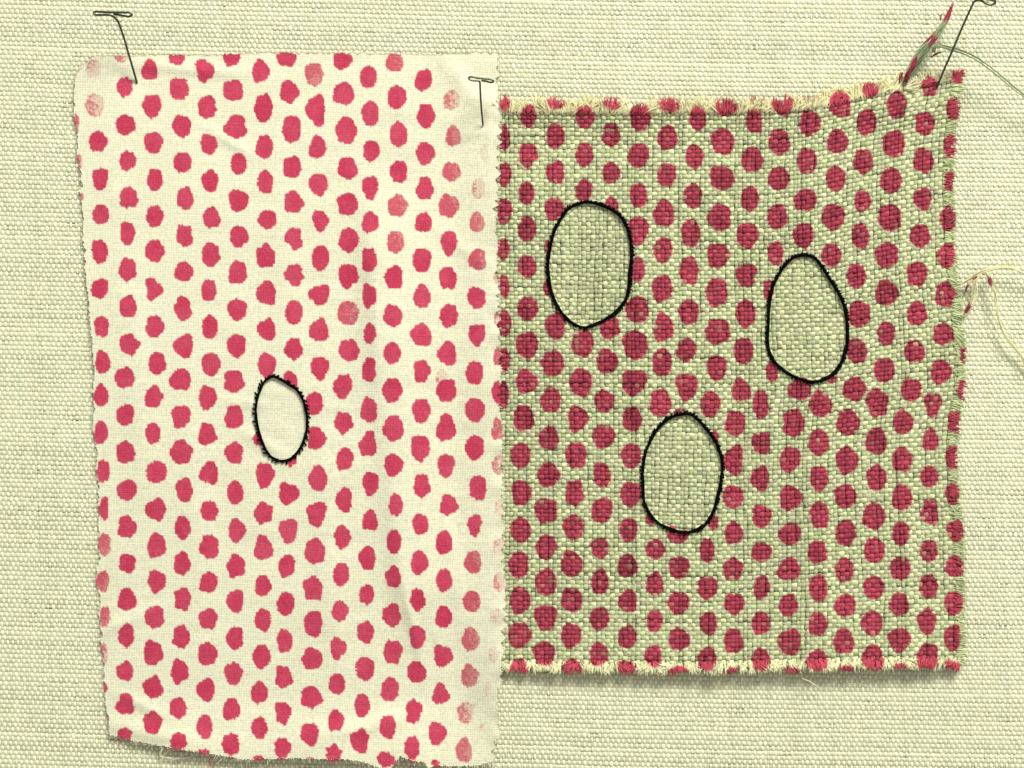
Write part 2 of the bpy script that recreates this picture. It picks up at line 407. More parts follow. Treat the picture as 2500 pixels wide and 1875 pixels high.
linen_dots = (
 parse('''2140 880 90 170;2140 1190 100 220;2145 1505 120 200''', 625, 0)
 + parse('''2140 160 140 220;2130 490 110 190;2140 810 90 200;2140 1130 120 240;2140 1440 100 200''', 625, 470)
 + parse('''2130 90 100 250''', 625, 940)
 + parse('''140 1005 140 190;380 880 150 125;860 885 150 120;1355 900 190 125;1845 920 190 165;630 1010 165 200;1105 1010 185 235;
1600 1020 155 200;2085 1045 140 205;375 1170 165 210;855 1165 160 205;1340 1185 180 205;1815 1220 205 225;135 1335 160 205;
625 1335 160 205;1090 1340 180 215;1572 1350 160 205;2070 1375 185 220;375 1485 165 195;855 1490 155 190;1330 1510 165 200;
1810 1535 210 215;622 1638 150 185;2110 835 150 60''', 1250, 0)
 + parse('''125 8 140 195;1090 25 155 210;1560 30 165 210;2050 55 165 210;365 145 170 210;855 110 120 140;1310 180 185 230;1790 215 205 230;
130 315 155 215;1085 330 190 245;1540 350 175 235;2030 370 185 225;310 470 60 120;1300 500 165 215;1775 545 195 225;
130 640 165 195;1080 665 140 210;1527 675 170 245;2020 710 190 200;305 820 75 150;1295 825 185 220;1765 860 195 240;
135 1000 175 215;1080 1010 215 220;1525 1030 180 210;2015 1040 180 230;375 1150 180 230;840 1160 175 205;1305 1165 175 240;
1775 1200 225 215;130 1315 200 230;610 1300 200 230;1065 1315 220 255;1505 1355 165 210;1995 1365 185 225;350 1475 205 215;
820 1455 195 210;1295 1465 180 235;1765 1510 180 220;125 1630 185 210;595 1635 205 235;1055 1632 225 215''', 1250, 470)
 + parse('''125 890 190 210;370 840 130 50 .6;620 900 190 220;885 775 150 140;1395 745 135 170;1645 630 125 180;360 1060 190 215;
1110 905 180 230;850 1050 175 215;1600 940 135 190;97 1225 190 220;600 1220 185 210;1085 1240 205 230;1350 1065 175 205;
338 1390 175 220;820 1395 170 220;1340 1385 185 215;1580 1260 130 200;95 1540 185 210;585 1540 175 210;1060 1555 195 225;
1565 1565 100 170''', 1875, 0)
 + parse('''325 65 200 190;815 75 150 185;1335 55 170 190;80 210 175 220;562 210 200 225;1050 215 210 230;1555 225 140 220;305 370 185 215;
797 380 155 220;1310 375 185 200;65 525 140 200;545 540 180 200;1025 540 205 215;1540 545 170 210;762 720 175 215;
1285 700 185 205;5 840 100 190;1020 865 205 220;1525 880 185 210;785 1050 195 225;1285 1045 180 205;1020 1215 155 210;
1510 1220 185 190;765 1365 185 215;1262 1370 180 195;1690 1395 75 140;1000 1530 190 215;1490 1545 185 210;35 1540 110 180;
550 1610 110 70''', 1875, 470)
 + parse('''275 35 210 190;745 35 210 210;1235 40 185 200;1685 50 110 190;455 165 195 230;945 155 195 230;1420 165 155 200;
220 330 195 225;690 325 205 225;1165 320 180 205;1615 320 140 185;440 495 175 225;935 485 190 225;1400 475 140 205;
190 640 190 215;680 650 195 235;1155 645 185 215;1595 625 140 200;440 805 160 215;935 800 175 220;1390 790 160 185;
190 975 190 215;670 960 195 205;1155 970 180 220;1590 940 130 190;443 1120 175 220;915 1130 195 230;1395 1100 155 220;
190 1285 195 195;670 1275 185 225;1145 1280 165 200;1620 1255 160 195;425 1440 170 200;915 1425 190 215;1385 1430 160 195;
180 1590 195 200;660 1596 170 210;1140 1580 185 200;1610 1565 165 185''', 1875, 940)
 + parse('''1505 15 185 225;1975 45 165 200;335 130 185 215;795 140 170 200;1280 155 185 240;1710 165 175 225;2145 170 150 230;
100 285 185 215;565 290 180 220;1035 295 175 215;1925 330 175 220;1450 240 120 70;320 460 180 205;790 445 195 210;
2150 500 170 190;75 610 180 215;550 605 185 225;1030 610 180 215;1915 650 170 255;1750 460 70 130;310 775 185 215;
775 775 160 205;2140 805 170 210;80 930 175 220;540 930 170 220;1020 940 180 215;1905 965 185 195;295 1085 195 220;
775 1080 195 210;2150 1130 165 200;1190 1160 80 110;1735 1185 90 130;75 1250 180 215;530 1225 185 215;1005 1250 160 205;
1430 1270 185 200;1910 1275 165 195;295 1395 185 205;760 1405 155 180;1235 1415 165 180;1680 1425 140 200;2150 1440 185 170;
60 1550 180 230;515 1545 195 215;995 1560 180 200;1440 1570 190 190;1905 1585 175 185''', 1250, 940)
 + parse('''293 60 190 240;758 60 160 210;1232 75 150 205;1685 105 175 200;2150 105 140 205;70 215 180 225;515 210 190 215;1000 220 160 205;
1435 240 185 190;1915 245 180 185;290 360 200 220;755 370 180 195;1230 390 140 185;1695 415 155 200;2145 410 165 195;
65 515 200 225;510 520 175 220;995 530 160 200;1440 550 185 195;1910 565 170 220;278 670 190 205;750 680 165 200;
1222 695 145 190;1682 720 160 215;2145 725 160 200;60 800 150 165;515 800 165 170;985 815 155 170;1435 840 180 120;
1905 845 120 110;255 890 90 40;730 890 50 40''', 1250, 1405)
 + parse('''435 110 170 220;912 105 180 205;1385 95 170 210;175 258 170 190;665 260 195 195;1130 248 170 200;1600 240 165 205;
430 420 170 200;900 410 180 220;1370 400 165 215;185 575 205 220;655 570 185 215;1135 555 190 215;1590 540 155 215;
430 735 180 190;905 715 190 240;1375 710 195 240;195 835 150 90;675 815 140 80;1140 805 130 95;1590 795 140 120''', 1875, 1405))

PH, PW = 1960, 2500
def raster(dots, seed, thread, rag, shape):
    """ink coverage on a 1 px grid; the edge follows the threads the ink soaked into"""
    r = np.random.default_rng(seed)
    cov = np.zeros((PH, PW), np.float32); ink = np.ones((PH, PW), np.float32)
    jit = r.normal(0, 1, (PH // 2 + 2, PW // 2 + 2))
    for (x, y, w, h, f) in dots:
        a, b = w / 2 * .99, h / 2 * 1.035
        x0, x1 = max(0, int(x - a * 1.5)), min(PW, int(x + a * 1.5) + 2)
        y0, y1 = max(0, int(y - b * 1.5)), min(PH, int(y + b * 1.5) + 2)
        if x1 <= x0 or y1 <= y0: continue
        yy, xx = np.mgrid[y0:y1, x0:x1]
        qx = (np.floor(xx / thread) + .5) * thread; qy = (np.floor(yy / thread) + .5) * thread
        mix = .4
        ux = (qx * mix + xx * (1 - mix) - x) / a; uy = (qy * mix + yy * (1 - mix) - y) / b
        th = np.arctan2(uy, ux)
        e = r.uniform(1.95, 2.2)
        rad = (np.abs(ux) ** e + np.abs(uy) ** e) ** (1 / e)
        lim = 1.0 + 0 * th
        for k, am in ((2, .035), (3, .06), (4, .025), (5, .035), (6, .02), (8, .02)):
            lim += shape * am * r.normal() * np.cos(k * th + r.uniform(0, 6.28))
        if r.random() < .35 * shape:                       # a pulled-out point of ink
            lim += .16 * np.exp(-((np.angle(np.exp(1j * (th - r.uniform(0, 6.28)))) / .3) ** 2))
        jx = (qx / 2).astype(int); jy = (qy / 2).astype(int)
        lim = lim + rag * jit[jy % jit.shape[0], jx % jit.shape[1]] / ((a + b) * .5)
        m = np.clip((lim - rad) * (a + b) * .5 / 1.6 + .5, 0, 1)
        if f < .99:                                        # a stamp that ran dry: the ink only takes on some threads
            sp = r.random((PH // 3 + 2, PW // 3 + 2)) if False else None
            g = vnoise(xx, yy, 3.0, int(x * 7 + y)) * .55 + vnoise(xx, yy, 7, int(x * 3 + y)) * .2
            ga = r.uniform(-.6, .9); g = g - .45 * ((xx - x) * math.cos(ga) / a + (yy - y) * math.sin(ga) / b)
            thr = np.clip((g + (f - .42) * 2.1) / .7, .82 if f > .74 else (.55 * f if f > .3 else 0), 1)
            m = m * thr * (.55 + .45 * f)
        tn = 1 + .06 * r.normal() + .13 * np.clip(vnoise(xx, yy, 24, int(x + 3 * y)) * 1.3, -1, 1)
        cov[y0:y1, x0:x1] = np.maximum(cov[y0:y1, x0:x1], m)
        ink[y0:y1, x0:x1] = np.where(m > .05, tn, ink[y0:y1, x0:x1])
    return cov, ink
cov_w, ink_w = raster(white_dots, 5, 4.0, .75, .95)
cov_l, ink_l = raster(linen_dots, 6, 5.0, .4, .75)
# pale smears where the stamp dragged on the cotton
def sample(a, x, y):
    return a[np.clip(np.round(y).astype(int), 0, PH - 1), np.clip(np.round(x).astype(int), 0, PW - 1)]

# ------------------------------------------------------------------ ovals cut and stitched
def zoompts(txt, ox, oy):
    v = np.array([float(q) for q in txt.split()]).reshape(-1, 2) / K
    return v + np.array([ox, oy])
def closed(pts, n=160):
    p = np.asarray(pts); p = np.vstack([p[-2:], p, p[:3]])
    q = catmull(p, 12 * len(p))
    # one exact turn
    m = len(pts); t = np.linspace(2, 2 + m, n, endpoint=False)
    P = np.asarray(pts)
    def at(i): return P[np.mod(i, m)]
    i = np.floor(t).astype(int) - 2; f = (t - np.floor(t))[:, None]
    a, b, c, d = at(i - 1), at(i), at(i + 1), at(i + 2)
    return .5 * (2 * b + (c - a) * f + (2 * a - 5 * b + 4 * c - d) * f ** 2 + (3 * b - a - 3 * c + d) * f ** 3)
OV1 = closed(zoompts('630 85 740 100 850 145 930 205 985 290 1015 400 1030 540 1015 690 1000 850 960 950 880 1040 770 1110 640 1160 560 1145 480 1090 400 990 350 880 320 740 312 620 330 480 360 350 420 230 500 130', 1250, 470))
OV2 = closed(zoompts('310 540 390 560 450 620 520 730 590 840 640 940 675 1080 685 1220 670 1340 630 1460 560 1560 460 1615 370 1630 270 1600 180 1560 80 1480 20 1390 0 1300 5 1100 18 930 50 790 130 650 220 560', 1875, 470))
OV3 = closed(zoompts('1530 250 1590 290 1650 350 1720 440 1780 550 1810 680 1800 830 1770 970 1730 1100 1660 1200 1580 1250 1500 1270 1400 1250 1280 1200 1190 1110 1140 1000 1130 860 1130 720 1150 590 1200 470 1260 370 1350 290 1440 255', 1250, 940))
OV4 = closed(zoompts('150 -74 225 -40 290 0 350 40 400 120 430 220 440 330 425 430 390 530 330 610 260 650 190 650 120 610 70 530 30 420 5 300 0 200 15 100 50 10 90 -45', 625, 940))

def stitching(name, oval, hfun, parent, r_core, spike, step, pale=None):
    """closed ring of overlapping black hand stitches"""
    b = Buf()
    P = np.vstack([oval, oval[:1]])
    seg = np.linalg.norm(np.diff(P, axis=0), axis=1); s = np.concatenate([[0], np.cumsum(seg)])
    Ltot = s[-1]
    u = np.linspace(0, Ltot, int(Ltot / 3.0))
    x = np.interp(u, s, P[:, 0]) + .5 * vnoise(u, u * 0, 14, 5); y = np.interp(u, s, P[:, 1]) + .5 * vnoise(u, u * 0 + 50, 14, 6)
    h = hfun(x, y) + 1.2
    rr = r_core * (1 + .16 * vnoise(u, u * 0, 9, 7) + .10 * vnoise(u, u * 0, 4, 8))
    v, q = tube_geo(W(x, y, h), rr * S, 7, cap=False)
    b.add(v, q, (.0035, .0035, .004))
    cx, cy = oval.mean(0)
    k = 0.0
    while k < Ltot:
        px, py = np.interp(k, s, P[:, 0]), np.interp(k, s, P[:, 1])
        qx, qy = np.interp((k + 4) % Ltot, s, P[:, 0]), np.interp((k + 4) % Ltot, s, P[:, 1])
        t = np.array([qx - px, qy - py]); t /= np.linalg.norm(t) + 1e-9
        nrm = np.array([t[1], -t[0]])
        if np.dot(nrm, [px - cx, py - cy]) < 0: nrm = -nrm
        sp = spike * random.uniform(.55, 1.25)
        a = np.array([px, py]) - t * 5 - nrm * r_core * .4
        e = np.array([px, py]) + t * random.uniform(0, 4) + nrm * sp
        m = (a + e) / 2
        pts = np.array([a, m, e])
        hh = hfun(pts[:, 0], pts[:, 1]) + np.array([r_core * .7, r_core * .95 + 1, .6])
        v, q = tube_geo(catmull(W(pts[:, 0], pts[:, 1], hh), 6), r_core * S * np.array([.60, .70, .74, .70, .60, .42]), 5)
        b.add(v, q, np.array([.0045, .0045, .005]) * random.uniform(.6, 1.5))
        if random.random() < .55:                          # stray fuzz
            ang = random.uniform(0, 6.28); l = random.uniform(4, 9)
            f0 = np.array([px, py]) + nrm * r_core * .6
            f1 = f0 + nrm * l * .7 + t * l * math.sin(ang)
            pp = np.array([f0, (f0 + f1) / 2 + np.random.normal(0, .8, 2), f1])
            v, q = tube_geo(W(pp[:, 0], pp[:, 1], hfun(pp[:, 0], pp[:, 1]) + np.array([2, 3, 2])), .45 * S, 3)
            b.add(v, q, (.008, .008, .009))
        k += step * random.uniform(.7, 1.3)
    return b.build(name, M_BLACK, parent)

# ------------------------------------------------------------------ linen swatch
def curve1(txt):
    v = np.array([float(q) for q in txt.split()]).reshape(-1, 2)
    return v
top_c = curve1('1190 262 1500 263 1750 263 1875 261 1960 254 2030 243 2100 226 2160 214 2220 201 2280 190 2345 180')
bot_c = curve1('1190 1630 1500 1633 1700 1634 1900 1630 2100 1625 2348 1622')
right_c = curve1('2345 180 2332 250 2322 350 2319 450 2323 530 2326 640 2340 753 2349 867 2350 935 2340 982 2330 1067 2333 1195 2343 1294 2347 1365 2348 1433 2348 1575 2348 1622')
def lin_map(u, v):
    """thread coordinates 0..1 -> photograph pixels (a sheet between its four edges)"""
    u = np.asarray(u, float); v = np.asarray(v, float)
    xt = 1190 + u * (2345 - 1190); yt = np.interp(xt, top_c[:, 0], top_c[:, 1])
    xb = 1190 + u * (2348 - 1190); yb = np.interp(xb, bot_c[:, 0], bot_c[:, 1])
    yr = 180 + v * (1622 - 180); xr = np.interp(yr, right_c[:, 1], right_c[:, 0])
    yl = 262 + v * (1630 - 262)
    fade = np.clip(u, 0, 1) ** 3
    x = (1 - v) * xt + v * xb + fade * (xr - ((1 - v) * 2345 + v * 2348))
    # the pull of the top corner dies out downwards
    y = (1 - v) * yt + v * yb + 3.0 * vnoise(x, v * 1400, 340, 31) * np.sin(np.pi * np.clip(v, 0, 1))
    x = x + 3.0 * vnoise(u * 1150, v * 1400, 300, 32) * np.sin(np.pi * np.clip(u, 0, 1))
    return x, y
def lin_h(x, y):
    h = 9 + 3.5 * vnoise(x, y, 260, 33) + 2.0 * vnoise(x, y, 110, 34)
    h = h + 17 * sstep(1380, 1655, y) * (.75 + .25 * sstep(1250, 1500, x)) * (1 - .75 * sstep(2200, 2360, x))
    h = h + 9 * sstep(2050, 2330, x) * (1 - sstep(230, 420, y))
    h = h - 5 * np.exp(-((y - 330) / 45) ** 2) * (1 - sstep(1700, 2000, x)) + 6 * np.exp(-((y - 262) / 35) ** 2)
    h = h + 5 * np.exp(-((x - 1330 - .1 * (y - 600)) / 55) ** 2) * sstep(380, 500, y) * (1 - sstep(820, 1000, y))
    h = h + 6 * np.exp(-((x - 2270) / 60) ** 2) * sstep(560, 700, y) * (1 - sstep(850, 980, y))
    h = h - 4 * sstep(1330, 1230, x)
    return np.maximum(h, 4)
NU, NV = 109, 134
RED_L = np.array([.335, .046, .078])
warp_c = np.array([.61, .63, .40]); weft_c = np.array([.395, .435, .262])
def dye(base, x, y, cov, ink, red, take=1.0):
    """the print: ink on top of the yarn's own colour; take = how well each yarn took the ink"""
    m = np.clip(sample(cov, x, y) * take, 0, 1)[:, None]; k = sample(ink, x, y)[:, None]
    rel = np.clip((base.mean(1) / .44)[:, None] * .75 + .25, .5, 1.6)
    return base * (1 - m) + red[None] * k * rel * m

linen = empty('linen_swatch', 'coarse green linen swatch printed with crimson dots around three black stitched ovals', 'fabric swatch')

def weave(umap, hfun, nu, nv, keep, seed, pitch, printed=True, wc=warp_c, fc=weft_c, ns=6, nt_=5, lift=0.0):
    """plain weave of arched floats; umap takes thread numbers"""
    r = np.random.default_rng(seed)
    ii, jj = np.meshgrid(np.arange(nu), np.arange(nv), indexing='ij'); ii, jj = ii.ravel(), jj.ravel()
    cx, cy = umap(ii + .5, jj + .5)
    k = keep(cx, cy); ii, jj = ii[k], jj[k]
    n = len(ii)
    isw = (ii + jj) % 2 == 0                                   # warp on top here
    wu = r.normal(0, 1, nu + 1)[ii]; wv = r.normal(0, 1, nv + 1)[jj]
    # neighbouring yarns drift together
    du = .2 * vnoise(ii * 10., jj * 2.2, 10, seed + 1); dv = .2 * vnoise(ii * 2.2, jj * 10., 10, seed + 2)
    s = np.linspace(-1, 1, ns); t = np.linspace(-1, 1, nt_)
    s, t = [m.ravel() for m in np.meshgrid(s, t, indexing='ij')]
    L = (.74 + .05 * r.normal(0, 1, n))[:, None]
    wd = np.clip(np.where(isw, .545 + .07 * wu, .555 + .07 * wv) + .045 * r.normal(0, 1, n), .36, .66)[:, None]
    al = s[None] * L; ac = t[None] * wd * (1 - .16 * s * s)[None]
    tilt = (.09 * r.normal(0, 1, n))[:, None] * s[None] * L
    U = ii[:, None] + .5 + np.where(isw[:, None], ac + tilt, al) + du[:, None]
    Vv = jj[:, None] + .5 + np.where(isw[:, None], al, ac + tilt) + dv[:, None]
    X, Y = umap(U.ravel(), Vv.ravel())
    amp = pitch * .46
    H = (amp * (np.cos(s * np.pi / 2) ** .75 - .55))[None] + (pitch * .28 * (np.sqrt(np.maximum(0, 1 - .96 * t * t)) - 1))[None]
    H = H * (1 + .12 * r.normal(0, 1, n))[:, None] + np.where(isw, .5, -.3)[:, None] + lift
    H = H.ravel() + hfun(X, Y)
    i, j = np.meshgrid(np.arange(ns - 1), np.arange(nt_ - 1), indexing='ij')
    q = np.stack([i * nt_ + j, (i + 1) * nt_ + j, (i + 1) * nt_ + j + 1, i * nt_ + j + 1], -1).reshape(-1, 4)
    Q = ((np.arange(n) * ns * nt_)[:, None, None] + q[None]).reshape(-1, 4)
    base = np.where(isw[:, None], wc, fc)
    tone = 1 + .10 * np.where(isw, wu, wv) * .6 + .10 * r.normal(0, 1, n)
    g = r.normal(0, 1, n)
    base = base * np.clip(tone, .6, 1.3)[:, None] * (1 + g[:, None] * np.array([.035, 0, .05]))
    base = np.repeat(base, ns * nt_, 0)
    base = base * (1 + .07 * r.normal(0, 1, (n * ns * nt_, 1)))
    base = np.clip(base, .02, .85)
    if printed:
        take = np.repeat(np.clip(1.0 - .22 * np.maximum(0, r.normal(0, 1, n) - 1.3), .6, 1), ns * nt_)
        base = np.clip(dye(base, X, Y, cov_l, ink_l, RED_L, take), .01, .9)
    return W(X, Y, H), Q, base

holes = [offset_poly(o_, -1.5) for o_ in (OV1, OV2, OV3)]
def linen_keep(x, y):
    k = np.ones(len(x), bool)
    for h_ in holes: k &= ~inside(x, y, h_)
    return k
v, q, c = weave(lambda a, b: lin_map(a / NU, b / NV), lin_h, NU, NV, linen_keep, 40, 10.6)
o = mesh_obj('woven_cloth', v, q, M_LINEN, linen, c); o['kind'] = 'stuff'
# the lower side of the yarns, seen only through the gaps
gu, gv = np.meshgrid(np.linspace(0, 1, NU * 2), np.linspace(0, 1, NV * 2), indexing='ij')
gx, gy = lin_map(gu.ravel(), gv.ravel())
cc = dye(np.tile(weft_c * .9, (gx.size, 1)), gx, gy, cov_l, ink_l, RED_L)
gi, gj = np.meshgrid(np.arange(NU * 2 - 1), np.arange(NV * 2 - 1), indexing='ij')
nq = NV * 2
b0 = (gi * nq + gj).ravel()
q = np.stack([b0, b0 + nq, b0 + nq + 1, b0 + 1], -1)
fx, fy = gx.reshape(gu.shape)[:-1, :-1].ravel(), gy.reshape(gu.shape)[:-1, :-1].ravel()
q = q[linen_keep(fx, fy)]
o = mesh_obj('cloth_underside', W(gx, gy, lin_h(gx, gy) - 4.6), q, M_LINEN, linen, cc); o['kind'] = 'stuff'

# the three plain ovals let in behind the cut edge
def oval_patch(oval, rot, seed, parent, tilt):
    cx, cy = oval.mean(0)
    rad = np.abs(oval - [cx, cy]).max(0) + 14
    p = 10.3
    nu, nv = int(2 * rad[0] / p) + 4, int(2 * rad[1] / p) + 4
    big = offset_poly(oval, 7)
    ca, sa = math.cos(rot), math.sin(rot)
    def um(a, b):
        x = (a - nu / 2) * p; y = (b - nv / 2) * p
        return cx + x * ca - y * sa + 1.5 * vnoise(x, y, 60, seed), cy + x * sa + y * ca + 1.5 * vnoise(x, y, 60, seed + 1)
    hf = lambda x, y: lin_h(x, y) - 4.5 + 3.0 * np.exp(-(((x - cx) / rad[0]) ** 2 + ((y - cy) / rad[1]) ** 2) * 1.3)
    v, q, c = weave(um, hf, nu, nv, lambda x, y: inside(x, y, big), seed, p, False,
                    warp_c * .97, weft_c)
    o = mesh_obj('oval_patch', v, q, M_LINEN, parent, c)
    o['label'] = 'plain unprinted linen oval set into the dotted linen'
    o['kind'] = 'stuff'
    stitching('stitching', oval, lambda x, y: lin_h(x, y) + 1.5, o, 3.7, 6.6, 7.5)
    return o
oval_patch(OV1, .01, 50, linen, 0)
oval_patch(OV2, -.03, 60, linen, 0)
oval_patch(OV3, .02, 70, linen, 0)

# frayed yarn ends
FR = {'cream': np.array([.78, .73, .45]), 'pale': np.array([.66, .70, .42]), 'green': np.array([.36, .46, .27])}
def fray_edge(ends, outdir, length, fan, per, colr, seed, radius, curl=8.0, spread=4.5):
    """ends (n,2) px; outdir (n,2) unit"""
    r = np.random.default_rng(seed); b = Buf()
    for (ex, ey), (dx, dy) in zip(ends, outdir):
        a0 = math.atan2(dy, dx) + r.normal(0, fan * .6)
        ll = length * r.uniform(.6, 1.3)
        tint = 1 + .10 * r.normal()
        lift = r.uniform(0, 5)
        for k in range(per):
            a = a0 + r.normal(0, fan * .55)
            l = ll * r.uniform(.7, 1.1)
            side = r.uniform(-spread, spread)
            root = r.uniform(3, 15)
            sx, sy = ex - dy * side - dx * root, ey + dx * side - dy * root
            bend = r.normal(0, .35)
            t = np.linspace(0, 1, 5)
            ang = a + bend * t
            x = sx + np.cumsum(np.concatenate([[0], np.cos(ang[1:]) * (l + root) / 4])); y = sy + np.cumsum(np.concatenate([[0], np.sin(ang[1:]) * (l + root) / 4]))
            h = lin_h(np.clip(x, 1190, 2350), np.clip(y, 190, 1640)) + 2.5 + lift * t + curl * (t ** 1.6) * r.uniform(-.5, .7)
            h = np.maximum(h, 2.5)
            rad = radius * r.uniform(.75, 1.3) * np.array([1.1, 1.1, 1.0, .8, .45])
            v, q = tube_geo(W(x, y, h), rad * S, 4)
            bc = np.clip(colr * tint * (1 + .13 * r.normal()), .03, .88)
            xv = np.concatenate([[x[0]], x, [x[-1]]]); yv = np.concatenate([[y[0]], y, [y[-1]]])
            c = dye(np.tile(bc, (7, 1)), xv, yv, cov_l, ink_l, RED_L * np.array([1.2, 1.3, 1.2]))
            b.add(v, q, np.repeat(c, 4, 0))
    return b
uu = (np.arange(NU) + .5) / NU
x, y = lin_map(uu, uu * 0 + .002)
k = (x > 1215) & (x < 2205)
b = fray_edge(np.stack([x, y], -1)[k], np.tile([.12, -.99], (k.sum(), 1)), 27, .42, 13, FR['cream'], 81, 1.6, curl=10)
o = b.build('frayed_edge', M_FRAY, linen); o['kind'] = 'stuff'; o['label'] = 'cream frayed yarn ends along the top edge'
k = x >= 2205
b = fray_edge(np.stack([x, y], -1)[k], np.tile([.1, -.99], (k.sum(), 1)), 21, .8, 12, FR['cream'] * np.array([.98, 1., 1.1]), 82, 1.6, curl=10)
o = b.build('frayed_edge', M_FRAY, linen); o['kind'] = 'stuff'; o['label'] = 'fuzzy cream frayed corner under the pin'
x, y = lin_map(uu, uu * 0 + .998)
k = x > 1225
b = fray_edge(np.stack([x, y], -1)[k], np.tile([.05, 1.0], (k.sum(), 1)), 17, .5, 9, FR['cream'] * np.array([.95, 1.0, 1.05]), 83, 1.8, curl=6)
o = b.build('frayed_edge', M_FRAY, linen); o['kind'] = 'stuff'; o['label'] = 'cream tufted yarn ends along the bottom edge'
vv = (np.arange(NV) + .5) / NV
x, y = lin_map(vv * 0 + .998, vv)
r84 = np.random.default_rng(84)
k = r84.random(NV) < .95
b = fray_edge(np.stack([x, y], -1)[k], np.tile([1.0, .02], (k.sum(), 1)), 15, .42, 11, FR['pale'] * np.array([.84, .88, .85]), 84, 1.3, curl=-8)
o = b.build('frayed_edge', M_FRAY, linen); o['kind'] = 'stuff'; o['label'] = 'pale green fuzz along the right edge'

# pulled-out threads
def strands(name, pts, nfib, width, rad, base, pinks, seed, parent, label=None, taper=(1, 1), n=40, jitter=.25, pink=RED_L):
    """bundle of fibres along a path of (x, y, h); pinks = [(t0, t1)] dyed stretches"""
    r = np.random.default_rng(seed); b = Buf()
    P = catmull(pts, n); t = np.linspace(0, 1, n)
    T = np.gradient(P[:, :2], axis=0); T /= np.linalg.norm(T, axis=1, keepdims=True) + 1e-9
    N = np.stack([-T[:, 1], T[:, 0]], -1)
    prof = np.interp(t, np.linspace(0, 1, len(width)), width)
    for k in range(nfib):
        ph = r.uniform(0, 6.28); tw = r.uniform(-1.2, 1.2) * 2; am = r.uniform(.15, 1)
        off = prof * am * np.sin(ph + tw * t * 3.1) * .5 + jitter * vnoise(t * 40, t * 0 + k * 9, 6, seed + k)
        oh = prof * am * np.cos(ph + tw * t * 3.1) * .35
        s0 = int(r.uniform(0, taper[0]) * 0); s1 = n - int(n * r.uniform(0, .16) * (taper[1] != 1))
        x = P[:s1, 0] + N[:s1, 0] * off[:s1]; y = P[:s1, 1] + N[:s1, 1] * off[:s1]; h = P[:s1, 2] + oh[:s1]
        rr = rad * r.uniform(.7, 1.25) * np.ones(s1); rr[-4:] *= np.array([.9, .75, .55, .3])
        v, q = tube_geo(W(x, y, h), rr * S, 5)
        bc = np.clip(base * (1 + .16 * r.normal()), .02, .9)
        tt = np.concatenate([[0], t[:s1], [t[s1 - 1]]])
        m = np.zeros(len(tt))
        for p0, p1 in pinks:
            j0, j1 = r.normal(0, .022, 2)
            m = np.maximum(m, ((tt > p0 + j0) & (tt < p1 + j1)) * 1.0)
        c = bc[None] * (1 - m[:, None]) + pink[None] * r.uniform(.8, 1.15) * m[:, None]
        b.add(v, q, np.repeat(c, 5, 0))
    o = b.build(name, M_FRAY, parent)
    if label: o['label'] = label
    return o
GREEN = np.array([.30, .36, .22]); CREAM = np.array([.78, .74, .47])
strands('loose_thread', [(2206, 206, 20), (2216, 188, 26), (2232, 158, 32), (2249, 132, 36), (2269, 106, 38), (2289, 80, 38), (2303, 60, 36), (2316, 37, 34), (2329, 4, 34)],
        30, [9, 17, 27, 29, 24, 17, 14, 11, 2], 1.15, GREEN * .95, [(.50, .585), (.80, 1.1)], 91, linen,
        'grey green bundle of pulled yarn with crimson stretches rising from the top corner', taper=(1, .8), n=56, jitter=1.6)
strands('loose_thread', [(2209, 200, 26), (2217, 182, 34), (2228, 162, 40), (2238, 138, 42)], 14, [9, 14, 14, 8], 1.3, RED_L * .95, [], 92, linen,
        'crimson tuft at the foot of the pulled yarn', n=18)
strands('loose_thread', [(2193, 200, 18), (2199, 188, 22), (2203, 176, 24)], 8, [10, 11, 8], 1.2, RED_L, [], 93, linen, 'small crimson tuft on the top edge', n=10)
strands('loose_thread', [(2272, 140, 30), (2284, 133, 34), (2300, 127, 34)], 6, [4, 8, 3], 1.1, RED_L * .95, [], 94, linen, 'small crimson wisp beside the pin', n=12)
strands('loose_thread', [(2296, 52, 34), (2297, 40, 34), (2299, 33, 34)], 4, [5, 4, 3], 1.0, RED_L * 1.1, [], 95, linen, n=8)
gp = [(2278, 128, 34), (2284, 114, 42), (2296, 111, 46), (2312, 114, 50), (2334, 119, 54), (2358, 127, 58), (2388, 142, 60), (2420, 165, 60), (2452, 191, 58), (2484, 218, 54), (2510, 236, 50), (2560, 262, 30), (2600, 275, 8)]
strands('loose_thread', gp, 5, [8, 7, 5, 4, 3, 3, 3, 2.5, 2.5, 2.5], 1.15, GREEN * 1.05, [], 96, linen, 'long grey green thread trailing off to the right', n=50, jitter=.6)
gp2 = [(x - 3.2 * min(1, i / 4), y + 5.6 * min(1, i / 4), h + 2) for i, (x, y, h) in enumerate(gp)]
strands('loose_thread', gp2, 4, [6, 6, 4, 4, 3, 3, 2.5, 2.5, 2.5, 2.5], 1.05, GREEN * 1.15, [], 97, linen, 'second strand of the trailing grey green thread', n=50, jitter=.6)
strands('loose_thread', [(2338, 700, 10), (2350, 690, 16), (2367, 681, 22), (2381, 672, 27), (2396, 665, 31), (2415, 660, 33), (2438, 654, 34), (2462, 653, 34), (2482, 659, 32), (2502, 670, 28), (2540, 694, 14), (2570, 720, 4)],
        12, [7, 8, 9, 9, 9, 8, 7, 7, 6, 6], 1.35, CREAM, [], 98, linen, 'cream loose thread arching away from the right edge', n=44, jitter=1.5)
